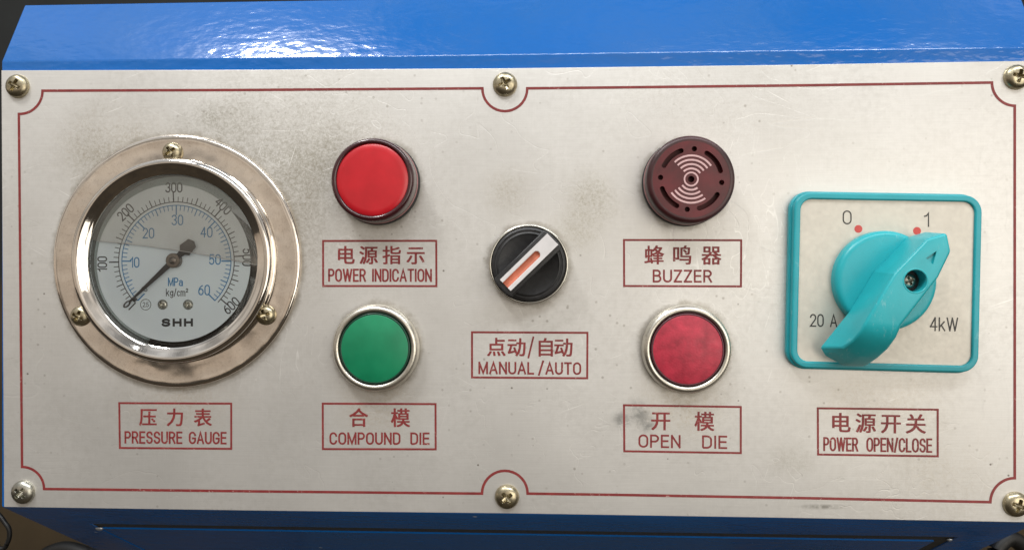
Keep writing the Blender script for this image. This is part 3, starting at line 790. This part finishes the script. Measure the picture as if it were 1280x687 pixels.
# ------------------------------------------------------------------ signal lamp (top left)
c = (-58.0, 31.6)
t = thing('indicator_lamp', 'round red signal lamp with plain bright flat lens above the POWER INDICATION caption', 'indicator lamp', c)
lathe('gasket', [(14.5, 0), (14.5, 1.6), (14.2, 1.9), (13.0, 1.9)], M_gasket, t)
lathe('collar', [(14.0, 1.9), (14.15, 2.4), (14.15, 3.1), (13.7, 3.3)], M_pink, t)
lathe('lens_rim', [(14.0, 3.3), (14.05, 4.0), (13.95, 8.6), (13.75, 9.3), (13.3, 9.8), (12.7, 9.95), (12.2, 9.75), (12.0, 9.35)], M_rim_red, t, angle=50)
lathe('lens', [(12.0, 9.30), (11.4, 9.62), (10.0, 9.74), (0.0001, 9.80)], M_lens_red, t, angle=60)

# ------------------------------------------------------------------ buzzer (top right)
c = (46.6, 31.0)
t = thing('buzzer', 'dark red round buzzer with sound slots and printed sound wave rings', 'buzzer', c)
lathe('gasket', [(14.6, 0), (14.6, 1.8), (14.3, 2.1), (13.0, 2.1)], M_gasket, t)
lathe('collar', [(14.1, 2.1), (14.35, 2.6), (14.35, 4.6), (14.0, 4.8)], M_pink, t)
lathe('housing', [(14.1, 4.8), (14.3, 5.2), (14.3, 9.4), (14.1, 10.2), (13.5, 10.75), (12.8, 10.9), (12.4, 10.85)], M_buzz_rim, t, angle=50)
holes = []
for mid in (131, 37.3, 220, 307.2):
    h0, h1, rr, hw = mid - 22, mid + 22, 9.75, 0.80
    o_ = arc(0, 0, rr + hw, h0, h1, 14); i_ = arc(0, 0, rr - hw, h1, h0, 14)
    e1 = arc(*pol(rr, h1), hw, h1, h1 + 180, 6)[1:-1]; e0 = arc(*pol(rr, h0), hw, h0 + 180, h0 + 360, 6)[1:-1]
    holes.append(o_ + e1 + i_ + e0)
for a_ in (84, 176.5, -6.7, 262.8): holes.append(arc(*pol(9.85, a_), 0.85, 0, 345, 23))
holes.append(arc(0, 0, 1.05, 0, 345, 23))
slab('grille', [arc(0, 0, 12.42, 0, 357, 119)] + holes, 9.3, 10.88, M_buzz, t)
lathe('diaphragm', [(12.3, 8.0), (0.0001, 8.0)], simple('dark_diaphragm', (0.10, 0.003, 0.005), 0.5), t)
pr = [annulus(0, 0, 1.9, 2.4, 0, 360, 48)]
for r_ in (3.45, 4.85, 6.25, 7.65):
    sp = 50
    pr.append(annulus(0, 0, r_ - 0.3, r_ + 0.3, 84 - sp, 84 + sp, 28)); pr.append(annulus(0, 0, r_ - 0.3, r_ + 0.3, 260 - 46, 260 + 46, 28))
flat('sound_wave_print', pr, 10.93, M_pink_print, t)

# ------------------------------------------------------------------ push buttons
def push_button(c, label, mface, mrim, deep):
    t = thing('push_button', label, 'push button', c, group='metal rimmed push buttons')
    lathe('ring', [(14.3, 0), (14.75, 0.4), (14.95, 1.2), (14.95, 2.2), (14.75, 3.1), (14.3, 3.9), (13.7, 4.35), (13.1, 4.4), (12.6, 4.2), (12.35, 3.7), (12.3, 1.5)], M_ring, t, angle=60)
    lathe('well', [(12.6, 1.6), (10.0, 1.6)], M_black, t)
    cp = lathe('cap', [(11.45, deep - 0.12), (11.2, deep), (0.0001, deep + 0.02)], mface, t, angle=60)
    lathe('cap_rim', [(12.1, 1.6), (12.15, deep - 0.6), (12.05, deep - 0.15), (11.75, deep + 0.02), (11.43, deep - 0.14)], mrim, cp, angle=60)
push_button((-58.4, -24.9), 'green flat push button in a metal ring above the COMPOUND DIE caption', M_green, simple('dark_green_plastic', (0.004, 0.035, 0.02), 0.3), 4.3)
push_button((46.7, -24.8), 'faded crimson push button in a metal ring above the OPEN DIE caption', M_red_btn, simple('dark_crimson_plastic', (0.07, 0.012, 0.02), 0.3), 4.3)

# ------------------------------------------------------------------ selector
c = (-6.2, 3.6)
t = thing('selector_switch', 'black round selector knob with a slanting white bar handle in a thin metal ring', 'selector switch', c)
lathe('ring', [(13.2, 0), (13.55, 0.5), (13.6, 2.5), (13.45, 3.4), (13.1, 3.8), (12.7, 3.75), (12.5, 3.3), (12.5, 1.0)], M_chrome, t, angle=60)
lathe('disc', [(12.35, 1.0), (12.35, 4.2), (12.1, 4.5), (11.5, 4.6), (11.3, 4.35), (10.9, 4.35), (10.7, 4.6), (10.3, 4.7), (9.9, 4.4), (0.0001, 4.4)], M_black, t, angle=50)
A = 44.2
def rr2(p): return rot2(p, A)
hl = [(-12.1, -2.2), (-11.4, -4.1), (11.4, -4.1), (12.1, -2.2), (12.1, 2.2), (11.4, 4.1), (-11.4, 4.1), (-12.1, 2.2)]
handle = slab('handle', [[rr2((x, y + 0.2)) for x, y in hl]], 4.35, 10.6, M_black, t, 0.5)
# white insert with a painted groove, as a height field
NX, NY, LX, LY = 110, 30, 21.6, 5.1
vs, fa, fb = [], [], []
def groove(x, y):
    x0, x1, w = -LX / 2 - 0.5, 4.6, 1.2
    dx = 0 if x < x1 - w else x - (x1 - w)
    d = math.hypot(dx, y)
    return d < w, (0.85 * math.sqrt(max(0, 1 - (d / w) ** 2)) if d < w else 0)
for i in range(NX + 1):
    for j in range(NY + 1):
        x, y = -LX / 2 + LX * i / NX, -LY / 2 + LY * j / NY
        vs.append((*rr2((x + 0.6, y + 0.2)), 11.75 - groove(x, y)[1]))
for i in range(NX):
    for j in range(NY):
        x, y = -LX / 2 + LX * (i + .5) / NX, -LY / 2 + LY * (j + .5) / NY
        k = i * (NY + 1) + j; q = (k, k + NY + 1, k + NY + 2, k + 1)
        (fb if groove(x, y)[0] else fa).append(q)
rim = [i * (NY + 1) for i in range(NX + 1)] + [NX * (NY + 1) + j for j in range(1, NY + 1)] + [i * (NY + 1) + NY for i in range(NX - 1, -1, -1)] + [j for j in range(NY - 1, 0, -1)]
b0 = len(vs); vs += [(vs[i][0], vs[i][1], 10.4) for i in rim]
fa += [(rim[i], rim[(i + 1) % len(rim)], b0 + (i + 1) % len(rim), b0 + i) for i in range(len(rim))]
ins_o = mesh('insert', vs, fa, M_insert, handle, True, 50)
used = sorted({i for q in fb for i in q}); mp = {v: i for i, v in enumerate(used)}
mesh('pointer_groove', [vs[i] for i in used], [tuple(mp[i] for i in q) for q in fb], M_orange, handle, True, 60)

# ------------------------------------------------------------------ rotary power switch
SX, SY = 110.9, -2.3
t = thing('rotary_power_switch', 'square turquoise rotary switch with large lever handle pointing to 1', 'rotary switch', (SX, SY), rotz=-1.3)
W, H = 61.6, 59.0
slab('frame_base', [rrect(0, 0, W, H, 6.2)], 0.0, 2.6, M_teal_dark, t, 0.5)
slab('frame', [rrect(0, 0, W - 1.3, H - 1.3, 5.6), rrect(0, 0, W - 5.6, H - 5.6, 3.7)], 2.4, 5.2, M_teal_dark, t, 0.55)
slab('label_plate', [rrect(0, 0, W - 4.7, H - 4.7, 3.9)], 2.5, 4.3, M_label, t)
ZS = 4.34
cA, sA = math.cos(R(1.3)), math.sin(R(1.3))
def sw(px, py, h=ZS):
    x, y = at(px, py, h); x -= SX; y -= SY
    return cA * x - sA * y, sA * x + cA * y
ink = [word_fit('0', [sw(1053.3, 280.3), sw(1064.6, 280.5), sw(1064.6, 263), sw(1053.3, 262.8)], 0.44),
       word_fit('1', [sw(1155, 283.5), sw(1161.5, 283.6), sw(1161.5, 265.6), sw(1155, 265.4)], 0.44),
       word_fit('20 A', [sw(1012.4, 408), sw(1046.6, 408.6), sw(1046.6, 392.4), sw(1012.4, 392)], 0.44),
       word_fit('4kW', [sw(1162.2, 413.5), sw(1197.8, 414), sw(1197.8, 396.6), sw(1162.2, 396)], 0.44)]
lp = [o for o in t.children if o.name.startswith('label_plate')][0]
for pc in ink: flat('lettering', [pc], ZS, M_ink_grey, lp)
for px, py in ((1073, 286), (1146.3, 288.5)):
    flat('position_dot', [disc(*sw(px, py), 1.28)], ZS, M_ink_red, lp)
HX2, HY2 = 109.75, -1.94
ox, oy = HX2 - SX, HY2 - SY
def hl2(x, y, z):
    x += ox; y += oy
    return (cA * x - sA * y, sA * x + cA * y, z)
cx_, cy_, _ = hl2(0, 0, 0)
lathe('base_disc', [(16.3, 3.2), (16.3, 6.6), (16.1, 7.4), (15.6, 8.1), (14.9, 8.4), (14.0, 8.5), (0.0001, 8.5)], M_teal, t, 128, c=(cx_, cy_), angle=60)
HV = [(4.9, 12.9, 25), (10.6, 14.6, 25), (11.8, 9.0, 25), (8.2, 1.3, 25), (-2.8, -13.0, 25), (-13.2, -11.6, 25), (-5, 2.3, 25),      # 0-6 flat top
      (-14.6, -15.2, 23.7), (-9.3, -16.6, 23.8), (-3.8, -16.9, 23.7),                                                             # 7-9   the end rolls over
      (-16.0, -18.5, 20.9), (-10.8, -20.5, 21.1), (-5.2, -20.9, 20.8),                                                            # 10-12
      (-17.3, -21.1, 17.0), (-12.2, -23.7, 17.3), (-6.6, -24.0, 16.8),                                                            # 13-15
      (-18.5, -23.0, 12.4), (-13.4, -26.1, 12.6), (-7.4, -26.4, 12.2),                                                            # 16-18
      (6.4, 14.2, 8.3), (-4.5, 2.9, 8.3), (-11.5, -8.8, 8.3), (-21.6, -21.6, 8.3), (-19.9, -24.4, 8.3), (-14.0, -27.6, 8.3), (-7.6, -27.8, 8.3), (-3.0, -24.6, 8.3),   # 19-26 foot
      (0.8, -18.5, 8.3), (7.0, -4.0, 8.3), (10.6, 2.2, 8.3), (13.8, 9.5, 8.3), (12.6, 16.0, 8.3)]                                 # 27-31
HF = [(0, 6, 5, 4, 3, 2, 1), (5, 7, 8), (5, 8, 4), (4, 8, 9), (7, 10, 11, 8), (8, 11, 12, 9), (10, 13, 14, 11), (11, 14, 15, 12), (13, 16, 17, 14), (14, 17, 18, 15),
      (16, 23, 24, 17), (17, 24, 25, 18), (16, 22, 23), (18, 25, 26), (15, 18, 26), (12, 15, 26, 27), (9, 12, 27), (4, 9, 27), (3, 4, 27, 28), (3, 28, 29), (3, 29, 30, 2),
      (2, 30, 31, 1), (1, 31, 19, 0), (0, 19, 20, 6), (6, 20, 21, 5), (5, 21, 7), (7, 21, 10), (10, 21, 22, 13), (13, 22, 16), tuple(range(19, 32))]
lever = mesh('lever_handle', [hl2(*v) for v in HV], HF, M_teal, t, True, 30)
def cutter(loop, z0, z1):
    o = slab('cut', [loop], z0, z1, M_teal, None, 0, False); o.matrix_world = t.matrix_world; return o
bpy.context.view_layer.update()
sxp, syp = at(1144.5, 351, 25); q = (sxp - SX, syp - SY); bore = (cA * q[0] - sA * q[1], sA * q[0] + cA * q[1])
c1 = cutter(arc(*bore, 3.35, 0, 352.5, 47), 19.5, 27)
tri = [sw(1171, 313.5, 25), sw(1157.2, 322.5, 25), sw(1166.4, 330.2, 25)]
c2 = cutter(tri, 24.13, 27.3)
mb = lever.modifiers.new('b', 'BEVEL'); mb.width = 0.0009; mb.segments = 5; mb.limit_method = 'ANGLE'; mb.angle_limit = R(24)
for cc in (c1, c2):
    bo = lever.modifiers.new('c', 'BOOLEAN'); bo.operation = 'DIFFERENCE'; bo.object = cc; bo.solver = 'EXACT'
apply_mods(lever); finish(lever.data, True, 35)
pa, pb = Vector(hl2(*HV[6])) * S, Vector(hl2(*HV[20])) * S          # the moulded crease down the flank stays crisp
me_ = lever.data
sh = me_.attributes.get('sharp_edge') or me_.attributes.new('sharp_edge', 'BOOLEAN', 'EDGE')
for e_ in me_.edges:
    ok = True
    for vi in e_.vertices:
        p_ = me_.vertices[vi].co; u_ = (p_ - pa).dot(pb - pa) / (pb - pa).length_squared
        if not (-0.1 < u_ < 1.1) or (p_ - (pa + (pb - pa) * u_)).length > 0.0004: ok = False
    if ok: sh.data[e_.index].value = True
me_.update()
bpy.data.objects.remove(c1); bpy.data.objects.remove(c2)
lathe('bore_lip', [(3.35, 24.6), (3.42, 25.08), (3.62, 25.14), (3.85, 25.0)], M_teal, lever, 48, c=bore, angle=80)
lathe('bore_floor', [(3.34, 20.0), (0.0001, 20.0)], M_black, lever, 32, c=bore)
s3 = screw_mesh('handle_screw', 2.35, 1.6, 0.4, 1.35, M_screw_pale)
o = bpy.data.objects.new('handle_screw', s3); link(o, lever); o.location = (bore[0] * S - 0.0001, bore[1] * S, 20.0 * S); o.rotation_euler = (0, 0, R(25))

# ------------------------------------------------------------------ things behind the console
def cable(label, pts, r):
    vs = []
    P_ = [Vector(p) for p in pts]
    out = []
    for i in range(len(P_) - 1):
        p0, p1, p2, p3 = P_[max(i - 1, 0)], P_[i], P_[i + 1], P_[min(i + 2, len(P_) - 1)]
        for k in range(12):
            u = k / 12; out.append(0.5 * ((2 * p1) + (p2 - p0) * u + (2 * p0 - 5 * p1 + 4 * p2 - p3) * u * u + (3 * p1 - p0 - 3 * p2 + p3) * u ** 3))
    out.append(P_[-1])
    o = tube('cable', [(p.x, p.y, p.z + HEIGHT * 1000) for p in out], r, M_cable)
    o['label'] = label; o['category'] = 'cable'
    return o
def bp(px, py, h): x, z = at(px, py, -h); return (x, h, z)
cable('thin black cable looping up beside the lower left corner of the blue console',
      [(-121, 180, -260), (-200, 172, -262), (-290, 168, -240), bp(-10, 702, 165), bp(6, 684, 165), bp(12, 668, 165), bp(8, 655, 165), bp(-8, 645, 168), (-322, 180, -190), (-330, 190, -250), (-340, 230, -600), (-250, 300, -1197)], 1.3)
cable('thick black hose arching below the lower left edge of the blue console',
      [(-121, 200, -300), (-160, 215, -270), bp(140, 712, 225), bp(112, 694, 230), bp(82, 685.5, 235), bp(58, 693, 240), bp(46, 712, 245), bp(40, 740, 248), bp(38, 800, 250), (-310, 290, -700), (-220, 330, -1190)], 5.0)
cable('thick black hose arching below the lower right corner of the blue console',
      [(91, 200, -300), (130, 190, -270), (180, 190, -235), bp(1230, 712, 190), bp(1246, 684, 190), bp(1262, 672, 192), bp(1280, 684, 195), bp(1294, 712, 198), bp(1300, 745, 200), bp(1302, 810, 200), (330, 260, -700), (250, 300, -1190)], 4.6)
